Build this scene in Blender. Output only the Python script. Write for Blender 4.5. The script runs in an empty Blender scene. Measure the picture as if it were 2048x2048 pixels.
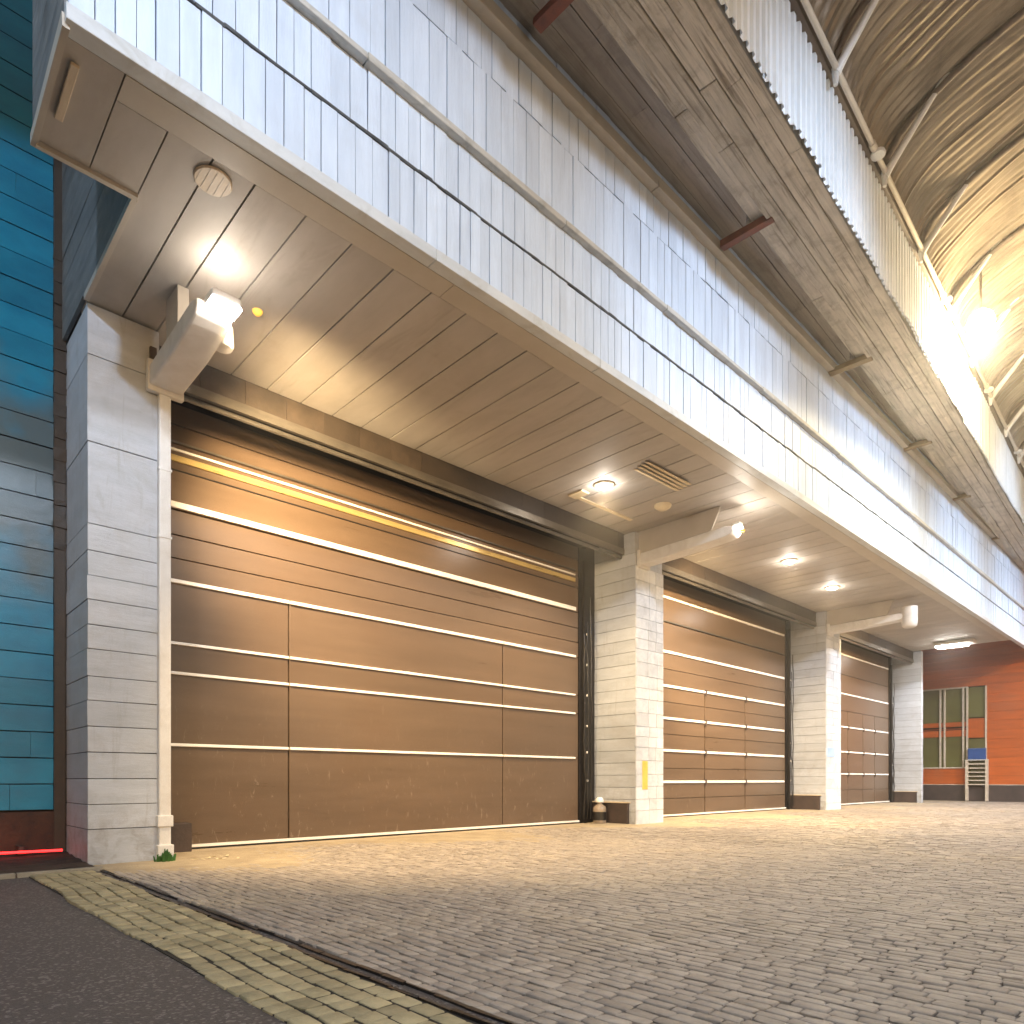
import bpy, bmesh, math, random
from mathutils import Vector, Matrix
R=math.radians
rnd=random.Random(7)
S=bpy.context.scene
COL=bpy.data.collections.new("scene"); S.collection.children.link(COL)

# ------------------------------------------------------------------ helpers
class MB:
    def __init__(s): s.v=[]; s.f=[]; s.m=[]
    def quadbox(s,P,mi=0):
        n=len(s.v); s.v+=P
        for q in ((0,3,2,1),(4,5,6,7),(0,1,5,4),(1,2,6,5),(2,3,7,6),(3,0,4,7)):
            s.f.append(tuple(n+i for i in q)); s.m.append(mi)
    def box(s,x0,x1,y0,y1,z0,z1,j=0.0,mi=0,b=0.0):
        r=lambda: rnd.uniform(-j,j) if j else 0.0
        if b:
            s.bbox(x0,x1,y0,y1,z0,z1,b,mi); return
        P=[(x0+r(),y0+r(),z0+r()),(x1+r(),y0+r(),z0+r()),(x1+r(),y1+r(),z0+r()),(x0+r(),y1+r(),z0+r()),
           (x0+r(),y0+r(),z1+r()),(x1+r(),y0+r(),z1+r()),(x1+r(),y1+r(),z1+r()),(x0+r(),y1+r(),z1+r())]
        s.quadbox(P,mi)
    def bbox(s,x0,x1,y0,y1,z0,z1,b,mi=0):
        # chamfered box
        bm=bmesh.new(); bmesh.ops.create_cube(bm,size=1)
        for v in bm.verts:
            v.co=Vector(((x0+x1)/2+v.co.x*(x1-x0),(y0+y1)/2+v.co.y*(y1-y0),(z0+z1)/2+v.co.z*(z1-z0)))
        bmesh.ops.bevel(bm,geom=bm.edges[:],offset=b,segments=2,affect='EDGES',profile=.6)
        s.addbm(bm,mi); bm.free()
    def addbm(s,bm,mi=0):
        n=len(s.v); bm.verts.index_update(); s.v+=[tuple(v.co) for v in bm.verts]
        for f in bm.faces: s.f.append(tuple(n+v.index for v in f.verts)); s.m.append(mi)
    def tube(s,pts,r,seg=12,mi=0,cap=True):
        pts=[Vector(p) for p in pts]; n0=len(s.v); k=len(pts)
        rr=r if isinstance(r,(list,tuple)) else [r]*k
        for i,p in enumerate(pts):
            t=(pts[min(i+1,k-1)]-pts[max(i-1,0)]).normalized()
            a=Vector((0,0,1)) if abs(t.z)<.9 else Vector((1,0,0))
            u=t.cross(a).normalized(); w=t.cross(u)
            for j in range(seg):
                an=2*math.pi*j/seg; s.v.append(tuple(p+(u*math.cos(an)+w*math.sin(an))*rr[i]))
        for i in range(k-1):
            for j in range(seg):
                a=n0+i*seg+j; b=n0+i*seg+(j+1)%seg
                s.f.append((a,b,b+seg,a+seg)); s.m.append(mi)
        if cap:
            s.f.append(tuple(n0+j for j in range(seg))[::-1]); s.m.append(mi)
            s.f.append(tuple(n0+(k-1)*seg+j for j in range(seg))); s.m.append(mi)
    def lathe(s,c,prof,seg=24,mi=0,axis='z'):
        n0=len(s.v); k=len(prof)
        for r,h in prof:
            for j in range(seg):
                a=2*math.pi*j/seg; x,y=r*math.cos(a),r*math.sin(a)
                s.v.append((c[0]+x,c[1]+y,c[2]+h) if axis=='z' else ((c[0]+x,c[1]+h,c[2]+y) if axis=='y' else (c[0]+h,c[1]+x,c[2]+y)))
        for i in range(k-1):
            for j in range(seg):
                a=n0+i*seg+j; b=n0+i*seg+(j+1)%seg
                s.f.append((a,b,b+seg,a+seg)); s.m.append(mi)
        for base in (n0,n0+(k-1)*seg):
            s.f.append(tuple(base+j for j in range(seg))); s.m.append(mi)
    def prism(s,poly,x0,x1,mi=0):   # poly in (y,z) extruded along x
        n=len(s.v); k=len(poly)
        for x in (x0,x1): s.v+=[(x,p[0],p[1]) for p in poly]
        s.f.append(tuple(range(n,n+k))[::-1]); s.m.append(mi)
        s.f.append(tuple(range(n+k,n+2*k))); s.m.append(mi)
        for i in range(k):
            j=(i+1)%k; s.f.append((n+i,n+j,n+k+j,n+k+i)); s.m.append(mi)
    def build(s,name,mats,parent=None,base=None,smooth=False,bevel=0):
        if not isinstance(mats,(list,tuple)): mats=[mats]
        b=Vector(base) if base is not None else (Vector(parent['_b']) if parent is not None and '_b' in parent else Vector((0,0,0)))
        me=bpy.data.meshes.new(name)
        me.from_pydata([tuple(Vector(v)-b) for v in s.v],[],s.f)
        for m in mats: me.materials.append(m)
        if len(mats)>1: me.polygons.foreach_set('material_index',s.m)
        me.update()
        bm=bmesh.new(); bm.from_mesh(me); bmesh.ops.recalc_face_normals(bm,faces=bm.faces); bm.to_mesh(me); bm.free()
        if smooth: me.polygons.foreach_set('use_smooth',[True]*len(me.polygons))
        o=bpy.data.objects.new(name,me); COL.objects.link(o)
        if parent is not None:
            o.parent=parent; o['_b']=tuple(b)
        else: o.location=b
        if bevel:
            md=o.modifiers.new('bevel','BEVEL'); md.width=bevel; md.segments=2; md.limit_method='ANGLE'
        if smooth=='auto':
            pass
        return o
def sharp(o,ang=40):
    me=o.data
    me.polygons.foreach_set('use_smooth',[True]*len(me.polygons))
    me.set_sharp_from_angle(angle=R(ang)); return o
def thing(name,label,cat,base=(0,0,0),rz=0,group=None):
    o=bpy.data.objects.new(name,None); COL.objects.link(o); o.empty_display_size=.2
    o.location=base; o.rotation_euler=(0,0,rz); o['label']=label; o['category']=cat; o['_b']=tuple(base) if not rz else (0,0,0)
    if group: o['group']=group
    return o
def tag(o,label,cat,group=None):
    o['label']=label; o['category']=cat
    if group: o['group']=group
    return o
def struct(o): o['kind']='structure'; return o

def copy_tree(o,loc,label,parent=None):
    c=o.copy(); COL.objects.link(c)
    if parent is None: c.location=loc; c['label']=label
    else: c.parent=parent
    for ch in [k for k in bpy.data.objects if k.parent==o]: copy_tree(ch,loc,label,c)
    return c

# ------------------------------------------------------------------ materials
def nd(nt,t,**k):
    n=nt.nodes.new(t)
    for a,b in k.items():
        if a in n.inputs.keys() if hasattr(n.inputs,'keys') else False: n.inputs[a].default_value=b
        else: setattr(n,a,b)
    return n
def mat(name,c1,c2=None,rough=.6,scale=3.0,stretch=(1,1,1),bump=.15,bscale=None,metal=0.0,island=0.0,dirt=None,dirt_amt=.5,dscale=1.2,detail=6,wob=.15,spec=.5,coat=0,grain=0.0):
    m=bpy.data.materials.new(name); m.use_nodes=True; nt=m.node_tree; L=nt.links
    B=nt.nodes['Principled BSDF']
    tc=nd(nt,'ShaderNodeTexCoord'); mp=nd(nt,'ShaderNodeMapping'); mp.inputs['Scale'].default_value=stretch
    L.new(tc.outputs['Object'],mp.inputs['Vector'])
    n1=nd(nt,'ShaderNodeTexNoise'); n1.inputs['Scale'].default_value=scale; n1.inputs['Detail'].default_value=detail; n1.inputs['Roughness'].default_value=.65
    L.new(mp.outputs[0],n1.inputs['Vector'])
    rp=nd(nt,'ShaderNodeValToRGB'); rp.color_ramp.elements[0].position=.33; rp.color_ramp.elements[1].position=.68
    c2=c2 or tuple(x*.72 for x in c1)
    rp.color_ramp.elements[0].color=(*c2,1); rp.color_ramp.elements[1].color=(*c1,1)
    L.new(n1.outputs['Fac'],rp.inputs['Fac']); out=rp.outputs['Color']
    if dirt:
        n2=nd(nt,'ShaderNodeTexNoise'); n2.inputs['Scale'].default_value=dscale; n2.inputs['Detail'].default_value=8; n2.inputs['Roughness'].default_value=.7; n2.inputs['Distortion'].default_value=.6
        L.new(tc.outputs['Object'],n2.inputs['Vector'])
        r2=nd(nt,'ShaderNodeValToRGB'); r2.color_ramp.elements[0].position=.5; r2.color_ramp.elements[1].position=.78
        L.new(n2.outputs['Fac'],r2.inputs['Fac'])
        mu=nd(nt,'ShaderNodeMath',operation='MULTIPLY'); L.new(r2.outputs['Color'],mu.inputs[0]); mu.inputs[1].default_value=dirt_amt
        mx=nd(nt,'ShaderNodeMix',data_type='RGBA'); L.new(mu.outputs[0],mx.inputs[0]); L.new(out,mx.inputs[6]); mx.inputs[7].default_value=(*dirt,1); out=mx.outputs[2]
    if island:
        g=nd(nt,'ShaderNodeNewGeometry'); ma=nd(nt,'ShaderNodeMapRange'); ma.inputs[3].default_value=1-island; ma.inputs[4].default_value=1+island*.6
        L.new(g.outputs['Random Per Island'],ma.inputs[0])
        mx=nd(nt,'ShaderNodeMix',data_type='RGBA',blend_type='MULTIPLY'); mx.inputs[0].default_value=1
        cb=nd(nt,'ShaderNodeCombineColor'); 
        for i in range(3): L.new(ma.outputs[0],cb.inputs[i])
        L.new(out,mx.inputs[6]); L.new(cb.outputs[0],mx.inputs[7]); out=mx.outputs[2]
    L.new(out,B.inputs['Base Color'])
    B.inputs['Metallic'].default_value=metal; B.inputs['Specular IOR Level'].default_value=spec
    rr=nd(nt,'ShaderNodeMapRange'); rr.inputs[3].default_value=max(.03,rough-wob); rr.inputs[4].default_value=min(1,rough+wob)
    L.new(n1.outputs['Fac'],rr.inputs[0]); L.new(rr.outputs[0],B.inputs['Roughness'])
    if coat: B.inputs['Coat Weight'].default_value=coat; B.inputs['Coat Roughness'].default_value=.15
    if bump:
        n3=nd(nt,'ShaderNodeTexNoise'); n3.inputs['Scale'].default_value=bscale or scale*4; n3.inputs['Detail'].default_value=8; n3.inputs['Roughness'].default_value=.6
        L.new(mp.outputs[0],n3.inputs['Vector'])
        bp=nd(nt,'ShaderNodeBump'); bp.inputs['Strength'].default_value=bump; bp.inputs['Distance'].default_value=.02
        L.new(n3.outputs['Fac'],bp.inputs['Height']); L.new(bp.outputs[0],B.inputs['Normal'])
    return m
def emis(name,c,s):
    m=bpy.data.materials.new(name); m.use_nodes=True; B=m.node_tree.nodes['Principled BSDF']
    B.inputs['Base Color'].default_value=(*c,1); B.inputs['Emission Color'].default_value=(*c,1); B.inputs['Emission Strength'].default_value=s
    return m
M={}
M['fascia']=mat('white_board',(.64,.74,.88),(.55,.64,.77),rough=.5,scale=2.2,stretch=(4,1,.5),bump=.3,bscale=9,island=.09,dirt=(.45,.48,.52),dirt_amt=.35,dscale=1.4)
M['lip']=mat('pale_trim',(.64,.67,.69),(.50,.53,.55),rough=.5,scale=2,stretch=(.4,2,2),bump=.2,island=.05,dirt=(.3,.27,.2),dirt_amt=.5,dscale=3)
M['batten']=mat('weathered_batten',(.60,.59,.55),(.42,.41,.38),rough=.7,scale=3,stretch=(.3,3,3),bump=.5,dirt=(.10,.10,.08),dirt_amt=.7,dscale=4)
M['cream']=mat('cream_batten',(.60,.52,.42),(.45,.39,.31),rough=.7,scale=3,stretch=(.2,3,3),bump=.3,dirt=(.2,.17,.12),dirt_amt=.4,dscale=3)
M['dark']=mat('dark_gap',(.02,.018,.016),(.01,.01,.01),rough=.8,bump=0)
M['soffit']=mat('soffit_board',(.45,.415,.375),(.37,.34,.305),rough=.66,scale=1.2,stretch=(2,.5,1),bump=.08,island=.06,dirt=(.25,.19,.12),dirt_amt=.35,dscale=.8)
M['soffit_trim']=mat('soffit_trim',(.49,.45,.39),(.42,.38,.32),rough=.5,scale=1.5,bump=.08,island=.06)
M['greyplank']=mat('grey_plank',(.22,.23,.23),(.11,.12,.13),rough=.7,scale=3,stretch=(3,.5,3),bump=.4,island=.25,dirt=(.06,.05,.04),dirt_amt=.6,dscale=3)
M['column']=mat('column_board',(.50,.53,.58),(.41,.44,.48),rough=.6,scale=2.5,stretch=(.6,.6,3),bump=.25,island=.10,dirt=(.28,.25,.21),dirt_amt=.45,dscale=1.6)
M['colwhite']=mat('column_white_tile',(.70,.72,.74),(.55,.58,.62),rough=.5,scale=3,stretch=(2,1,2),bump=.3,island=.12,dirt=(.25,.25,.25),dirt_amt=.5,dscale=3)
M['plinth']=mat('dark_plinth',(.075,.05,.042),(.035,.025,.022),rough=.6,scale=4,bump=.3)
M['plinthgrey']=mat('dirty_kerb',(.34,.31,.25),(.2,.18,.14),rough=.8,scale=4,bump=.4)
M['seam']=mat('dark_seam',(.10,.105,.11),(.02,.022,.024),rough=.8,scale=5,stretch=(1,1,1),bump=.5)
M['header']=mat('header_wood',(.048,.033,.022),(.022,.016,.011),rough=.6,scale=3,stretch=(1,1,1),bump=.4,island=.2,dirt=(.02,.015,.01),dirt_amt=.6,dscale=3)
M['track']=mat('door_track_metal',(.20,.18,.155),(.11,.10,.085),rough=.35,scale=5,stretch=(.3,1,1),metal=.7,bump=.1)
M['door']=mat('brown_door_paint',(.135,.092,.062),(.105,.071,.047),rough=.30,scale=1.0,stretch=(.35,1,3.5),bump=.05,bscale=5,island=.07,dirt=(.115,.07,.042),dirt_amt=.5,dscale=.7,wob=.08)
M['strip']=mat('white_strip',(.92,.90,.86),(.80,.76,.70),rough=.25,scale=3,stretch=(.4,1,4),bump=.05,metal=.0)
M['brass']=mat('yellowed_strip',(.62,.47,.20),(.45,.32,.12),rough=.3,scale=3,stretch=(.4,1,4),bump=.05,metal=.4)
M['rubber']=mat('black_rubber',(.014,.012,.012),(.007,.006,.006),rough=.35,scale=6,bump=.3)
M['whitemetal']=mat('white_painted_metal',(.72,.71,.69),(.60,.58,.55),rough=.4,scale=2.5,bump=.06,dirt=(.4,.35,.28),dirt_amt=.4,dscale=3)
M['stone']=mat('cobble_stone',(.40,.345,.29),(.255,.22,.19),rough=.52,scale=6,bump=.45,bscale=22,island=.20,dirt=(.30,.25,.18),dirt_amt=.4,dscale=.6)
M['sett']=mat('border_sett',(.44,.37,.22),(.31,.265,.155),rough=.62,scale=6,bump=.5,bscale=24,island=.25,dirt=(.09,.09,.045),dirt_amt=.6,dscale=2.5)
M['sand']=mat('sandy_joint',(.42,.345,.235),(.27,.215,.145),rough=.75,scale=2.5,bump=.35,bscale=30,dirt=(.055,.045,.035),dirt_amt=.0)
M['joint']=mat('joint_sand',(.035,.028,.021),(.012,.010,.008),rough=.9,scale=20,bump=.4)
M['concrete']=mat('threshold_concrete',(.46,.37,.25),(.36,.29,.20),rough=.6,scale=1.5,bump=.25,bscale=12,dirt=(.28,.21,.11),dirt_amt=.6,dscale=1.2)
M['teal']=mat('teal_board',(.006,.215,.36),(.003,.14,.26),rough=.32,scale=1.3,stretch=(1,1,2),bump=.25,bscale=5,island=.14,wob=.1)
M['orange']=mat('orange_board',(.50,.105,.010),(.34,.070,.008),rough=.5,scale=1.6,stretch=(1,.4,4),bump=.15,island=.1,dirt=(.40,.16,.08),dirt_amt=.5,dscale=.5)
M['beam']=mat('rough_beam_wood',(.62,.54,.43),(.40,.34,.26),rough=.75,scale=2.5,stretch=(.35,5,5),bump=.6,bscale=9,island=.14,dirt=(.11,.07,.035),dirt_amt=.7,dscale=2.4)
M['recess']=mat('grey_eave_wood',(.50,.435,.37),(.34,.29,.25),rough=.7,scale=2.5,stretch=(.3,5,5),bump=.4,island=.2,dirt=(.09,.06,.035),dirt_amt=.6,dscale=1.5)
M['sheet']=mat('white_sheet_metal',(.80,.83,.86),(.66,.71,.75),rough=.4,scale=1.5,stretch=(4,1,.5),bump=.15,dirt=(.40,.43,.44),dirt_amt=.35,dscale=1.5)
M['vault']=mat('ribbed_vault_sheet',(.34,.27,.19),(.17,.13,.09),rough=.36,scale=2.2,stretch=(5,.6,.6),bump=.5,bscale=6,metal=.35,dirt=(.06,.04,.025),dirt_amt=.7,dscale=1.2)
M['railwood']=mat('rail_wood',(.16,.11,.075),(.08,.055,.04),rough=.6,scale=3,stretch=(.3,3,3),bump=.4)
M['rust']=mat('rust_red_steel',(.22,.055,.022),(.10,.028,.014),rough=.6,scale=5,bump=.3)
M['ochre']=mat('ochre_steel',(.30,.20,.09),(.2,.13,.06),rough=.6,scale=5,bump=.3)
M['soil']=mat('dark_soil',(.05,.03,.02),(.02,.014,.010),rough=.9,scale=9,bump=1.0,bscale=18)
M['rustwood']=mat('rusty_plinth',(.07,.032,.018),(.020,.010,.008),rough=.7,scale=7,bump=.6)
M['glass']=mat('window_glass',(.16,.165,.05),(.10,.085,.03),rough=.2,scale=.5,stretch=(1,.3,1),bump=0,spec=.8,wob=.04)
M['yellow']=mat('yellow_notice',(.80,.55,.12),(.7,.45,.08),rough=.5,bump=0)
M['blue']=mat('blue_plastic',(.03,.09,.30),(.02,.06,.2),rough=.4,bump=0)
M['ply']=mat('vent_slat',(.78,.66,.44),(.62,.52,.34),rough=.5,scale=4,stretch=(1,.5,1),bump=.1,island=.15)
M['moss']=mat('green_moss',(.05,.16,.03),(.02,.08,.01),rough=.8,scale=10,bump=.4)
M['bottle']=mat('cloudy_plastic',(.34,.27,.21),(.24,.19,.14),rough=.2,bump=0)
M['cream_paint']=mat('disc_paint',(.66,.55,.40),(.50,.41,.29),rough=.5,scale=3,stretch=(6,1,1),bump=.1)
M['em_white']=emis('lamp_lens_white',(1,.96,.90),60)
M['em_warm']=emis('lamp_globe_warm',(1,.86,.55),70)
M['em_red']=emis('red_tube',(1,.02,.02),4)
M['em_soft']=emis('amber_lens',(1,.62,.10),.5)

# asphalt : specks
def asphalt():
    m=mat('asphalt',(.145,.122,.110),(.065,.055,.052),rough=.6,scale=45,bump=1.0,bscale=90,dirt=(.09,.07,.06),dirt_amt=.45,dscale=.7)
    nt=m.node_tree; L=nt.links; B=nt.nodes['Principled BSDF']
    src=B.inputs['Base Color'].links[0].from_socket
    tc=nd(nt,'ShaderNodeTexCoord'); v=nd(nt,'ShaderNodeTexVoronoi'); v.inputs['Scale'].default_value=70
    L.new(tc.outputs['Object'],v.inputs['Vector'])
    w=nd(nt,'ShaderNodeSeparateColor'); L.new(v.outputs['Color'],w.inputs[0])
    gt=nd(nt,'ShaderNodeMath',operation='GREATER_THAN'); gt.inputs[1].default_value=.86; L.new(w.outputs[0],gt.inputs[0])
    mu=nd(nt,'ShaderNodeMath',operation='MULTIPLY'); mu.inputs[1].default_value=.8; L.new(gt.outputs[0],mu.inputs[0])
    mx=nd(nt,'ShaderNodeMix',data_type='RGBA'); L.new(mu.outputs[0],mx.inputs[0]); L.new(src,mx.inputs[6]); mx.inputs[7].default_value=(.26,.23,.21,1)
    L.new(mx.outputs[2],B.inputs['Base Color']); return m
M['asphalt']=asphalt()
def overlay(m,col,scale,stretch,lo,hi,amt,zfade=None):
    nt=m.node_tree; L=nt.links; B=nt.nodes['Principled BSDF']; src=B.inputs['Base Color'].links[0].from_socket
    tc=nd(nt,'ShaderNodeTexCoord'); mp=nd(nt,'ShaderNodeMapping'); mp.inputs['Scale'].default_value=stretch; L.new(tc.outputs['Object'],mp.inputs['Vector'])
    n=nd(nt,'ShaderNodeTexNoise'); n.inputs['Scale'].default_value=scale; n.inputs['Detail'].default_value=9; n.inputs['Roughness'].default_value=.7; n.inputs['Distortion'].default_value=.8
    L.new(mp.outputs[0],n.inputs['Vector'])
    r=nd(nt,'ShaderNodeMapRange'); r.inputs[1].default_value=lo; r.inputs[2].default_value=hi; r.inputs[4].default_value=amt; L.new(n.outputs['Fac'],r.inputs[0]); f=r.outputs[0]
    if zfade:
        sx=nd(nt,'ShaderNodeSeparateXYZ'); L.new(tc.outputs['Object'],sx.inputs[0])
        q=nd(nt,'ShaderNodeMapRange'); q.inputs[1].default_value=zfade[0]; q.inputs[2].default_value=zfade[1]; q.inputs[3].default_value=1; q.inputs[4].default_value=0; L.new(sx.outputs['Z'],q.inputs[0])
        u=nd(nt,'ShaderNodeMath',operation='MULTIPLY'); L.new(f,u.inputs[0]); L.new(q.outputs[0],u.inputs[1]); f=u.outputs[0]
    mx=nd(nt,'ShaderNodeMix',data_type='RGBA'); L.new(f,mx.inputs[0]); L.new(src,mx.inputs[6]); mx.inputs[7].default_value=(*col,1)
    L.new(mx.outputs[2],B.inputs['Base Color'])
overlay(M['door'],(.36,.29,.22),9,(1.5,1,.5),.60,.66,.55,(.1,2.6))
overlay(M['beam'],(.10,.065,.035),2.2,(.25,7,7),.54,.66,.8)
overlay(M['recess'],(.12,.09,.06),1.6,(.25,6,6),.52,.7,.6)
overlay(M['soffit'],(.22,.17,.12),1.1,(3,.5,1),.56,.74,.45)
overlay(M['door'],(.07,.045,.03),2.2,(.5,1,2.5),.52,.75,.55,(.0,1.3))
overlay(M['column'],(.17,.13,.10),5,(1,1,1),.46,.70,.75,(.0,.9))
overlay(M['column'],(.24,.22,.19),3,(3,3,.35),.56,.74,.45)
overlay(M['fascia'],(.34,.38,.43),4,(5,1,.35),.64,.78,.35)
overlay(M['stone'],(.50,.41,.28),.55,(1,1,1),.52,.66,.35)
overlay(M['stone'],(.05,.045,.042),.8,(1,1,1),.60,.72,.6)
overlay(M['asphalt'],(.20,.165,.13),.8,(1,1,1),.55,.75,.35)
# noise-edged grey band across the teal wall at mid height
def grey_band_teal():
    m=M['teal']; nt=m.node_tree; L=nt.links; B=nt.nodes['Principled BSDF']
    src=B.inputs['Base Color'].links[0].from_socket
    tc=nd(nt,'ShaderNodeTexCoord'); sx=nd(nt,'ShaderNodeSeparateXYZ'); L.new(tc.outputs['Object'],sx.inputs[0])
    n=nd(nt,'ShaderNodeTexNoise'); n.inputs['Scale'].default_value=1.6; n.inputs['Detail'].default_value=7; L.new(tc.outputs['Object'],n.inputs['Vector'])
    a=nd(nt,'ShaderNodeMath',operation='MULTIPLY_ADD'); a.inputs[1].default_value=2.6; L.new(n.outputs['Fac'],a.inputs[0]); L.new(sx.outputs['Z'],a.inputs[2])
    rp=nd(nt,'ShaderNodeValToRGB'); e=rp.color_ramp.elements; mr=nd(nt,'ShaderNodeMapRange'); mr.inputs[1].default_value=3.5; mr.inputs[2].default_value=9.0
    L.new(a.outputs[0],mr.inputs[0]); L.new(mr.outputs[0],rp.inputs[0])
    e[0].position=.12; e[0].color=(0,0,0,1); e[1].position=.32; e[1].color=(.85,.85,.85,1)
    x=rp.color_ramp.elements.new(.56); x.color=(.8,.8,.8,1); x=rp.color_ramp.elements.new(.72); x.color=(0,0,0,1)
    mx=nd(nt,'ShaderNodeMix',data_type='RGBA'); L.new(rp.outputs[0],mx.inputs[0]); L.new(src,mx.inputs[6]); mx.inputs[7].default_value=(.085,.095,.09,1)
    L.new(mx.outputs[2],B.inputs['Base Color'])
grey_band_teal()

# ------------------------------------------------------------------ key dimensions
YC,YD,YF,ZS=9.11,10.25,5.86,6.53
COLX=[(1.93,2.70),(12.5,13.55),(22.9,24.1),(33.0,33.25)]

# ------------------------------------------------------------------ ground
g=MB(); g.v=[(-90,-90,-.02),(130,-90,-.02),(130,90,-.02),(-90,90,-.02)]; g.f=[(0,1,2,3)]; g.m=[0]
struct(g.build('ground',M['asphalt']))
def stones(x0,x1,ya,yb,wr,lr,mb,hi,off=.0,yaw=0.0,lo=False):
    x=x0
    while x<x1-.03:
        w=min(rnd.uniform(*wr),x1-x); y=ya+rnd.uniform(-.12,0)
        while y<yb:
            l=rnd.uniform(*lr); y1=min(y+l,yb)
            gap=rnd.uniform(.001,.004); cx,cy=x+w/2,(y+y1)/2; hx,hy=w/2-gap-rnd.uniform(.002,.0055),(y1-y)/2-gap
            if hx<.015 or hy<.015: y=y1; continue
            # gentle waviness of the rows
            wx=.018*math.sin(cy*1.7+cx*.6)+.012*math.sin(cy*4.1+cx*2.2)
            z=hi+rnd.uniform(-.004,.004)+.008*math.sin(cx*1.3+cy*.8); tx,ty=rnd.uniform(-.03,.03),rnd.uniform(-.02,.02)
            a=rnd.uniform(-.05,.05); ca,sa=math.cos(a),math.sin(a)
            n=len(mb.v)
            if lo: ring=[(-1,-1),(1,-1),(1,1),(-1,1)]
            else: ring=[(-1,-.84),(-.8,-1),(.78,-1),(1,-.82),(1,.84),(.82,1),(-.8,1),(-1,.82)]
            ring=[(p+rnd.uniform(-.09,.09),q+rnd.uniform(-.08,.08)) for p,q in ring]
            k=len(ring)
            for sc,dz in ((1,-.03),(1,-.0038),(.90,0)) if not lo else ((1,-.03),(.93,0)):
                for p,q in ring:
                    px,py=p*hx*sc if sc==1 else p*(hx-(1-sc)*.045),q*hy if sc==1 else q*(hy-(1-sc)*.045)
                    X,Y=cx+wx+px*ca-py*sa,cy+px*sa+py*ca
                    mb.v.append((X,Y,z+dz+tx*px+ty*py))
            rings=3 if not lo else 2
            for r_ in range(rings-1):
                for i in range(k):
                    j=(i+1)%k; mb.f.append((n+r_*k+i,n+r_*k+j,n+(r_+1)*k+j,n+(r_+1)*k+i)); mb.m.append(0)
            mb.f.append(tuple(n+(rings-1)*k+i for i in range(k))); mb.m.append(0)
            y=y1
        x+=w
    return mb
def sheet(name,x0,x1,y0,y1,z,m,parent=None):
    g=MB(); g.box(x0,x1,y0,y1,-.05,z); return g.build(name,m,parent)
# cobbles
pv=MB(); stones(1.98,10.0,-3.0,9.85,(.066,.090),(.10,.19),pv,.0)
stones(10.0,37.6,-4.0,9.85,(.10,.13),(.14,.26),pv,.0,lo=True)
pav=pv.build('pavement',M['stone']); struct(sharp(pav,50))
pj=MB(); ny_=150; nx_=110
for i in range(nx_+1):
    for j in range(ny_+1):
        x=1.98+35.62*(i/nx_)**1.4; y=-4+13.86*j/ny_
        n_=math.sin(x*1.1+y*.7)*.4+math.sin(x*2.7-y*1.9)*.25+math.sin(x*.43+1)*.6+rnd.uniform(-.12,.12)
        n_+=rnd.uniform(-.25,.25)+.3*math.sin(x*7+y*3)*math.sin(y*6.3); t=min(1,max(0,(y-6.2+n_*.55)/3.6))
        pj.v.append((x,y,-.026+.037*t))
for i in range(nx_):
    for j in range(ny_):
        a=i*(ny_+1)+j; pj.f.append((a,a+ny_+1,a+ny_+2,a+1)); pj.m.append(0)
o=pj.build('sand',M['sand'],smooth=True); struct(o)
bs=MB(); stones(1.29,1.87,-4.0,9.0,(.110,.122),(.11,.16),bs,.0)
b=bs.build('paved_border',M['sett']); struct(sharp(b,50))
pj=MB(); pj.box(1.30,1.87,-4,9.02,-.06,-.0135); struct(pj.build('border_bed',M['joint']))
# concrete threshold before the doors
for (a,b_) in ((2.70,12.5),(13.55,22.9),(24.1,33.0)):
    pass
th=MB(); th.box(1.98,37.6,9.86,10.9,-.06,.004); struct(th.build('threshold',M['concrete']))
# soil bed by the teal wall
sb=MB()
nx,ny=30,14
for i in range(nx+1):
    for j in range(ny+1):
        x=-6+7.92*i/nx; y=8.75+1.55*j/ny
        sb.v.append((x,y,.012+.03*rnd.random()+(.06*j/ny)))
for i in range(nx):
    for j in range(ny):
        a=i*(ny+1)+j; sb.f.append((a,a+ny+1,a+ny+2,a+1)); sb.m.append(0)
struct(sb.build('soil',M['soil']))
kb=MB()
x=-6
while x<1.2:
    kb.box(x,x+.79,8.66,8.74,-.05,.03,b=.008); x+=.8
tag(kb.build('kerb',M['plinthgrey'],base=(0,8.7,0)),'thin pale kerb between the asphalt and the dark bed by the teal wall','kerb')
# drain
dr=thing('drain_channel','narrow dark drain gap running between the yellowish border setts and the grey cobbles','drain',(1.92,3,0))
d=MB(); y=-4
while y<8.95:
    l=rnd.uniform(.18,.4); w0=rnd.uniform(-.012,.008); d.box(1.872+w0*.3,1.895+w0,y,y+l-.005,-.05,-.002+rnd.uniform(-.008,.003),j=.004); d.box(1.957-w0,1.98,y,y+l-.005,-.05,-.002+rnd.uniform(-.008,.003),j=.004); y+=l
d.build('edging',M['rubber'],dr)
d=MB(); d.box(1.872,1.98,-4,8.95,-.07,-.038); d.build('channel',M['joint'],dr)

# ------------------------------------------------------------------ garage building
gb=thing('garage_building','pale boarded garage building with three large brown doors under a deep canopy','building',(17,10.25,0))
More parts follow.
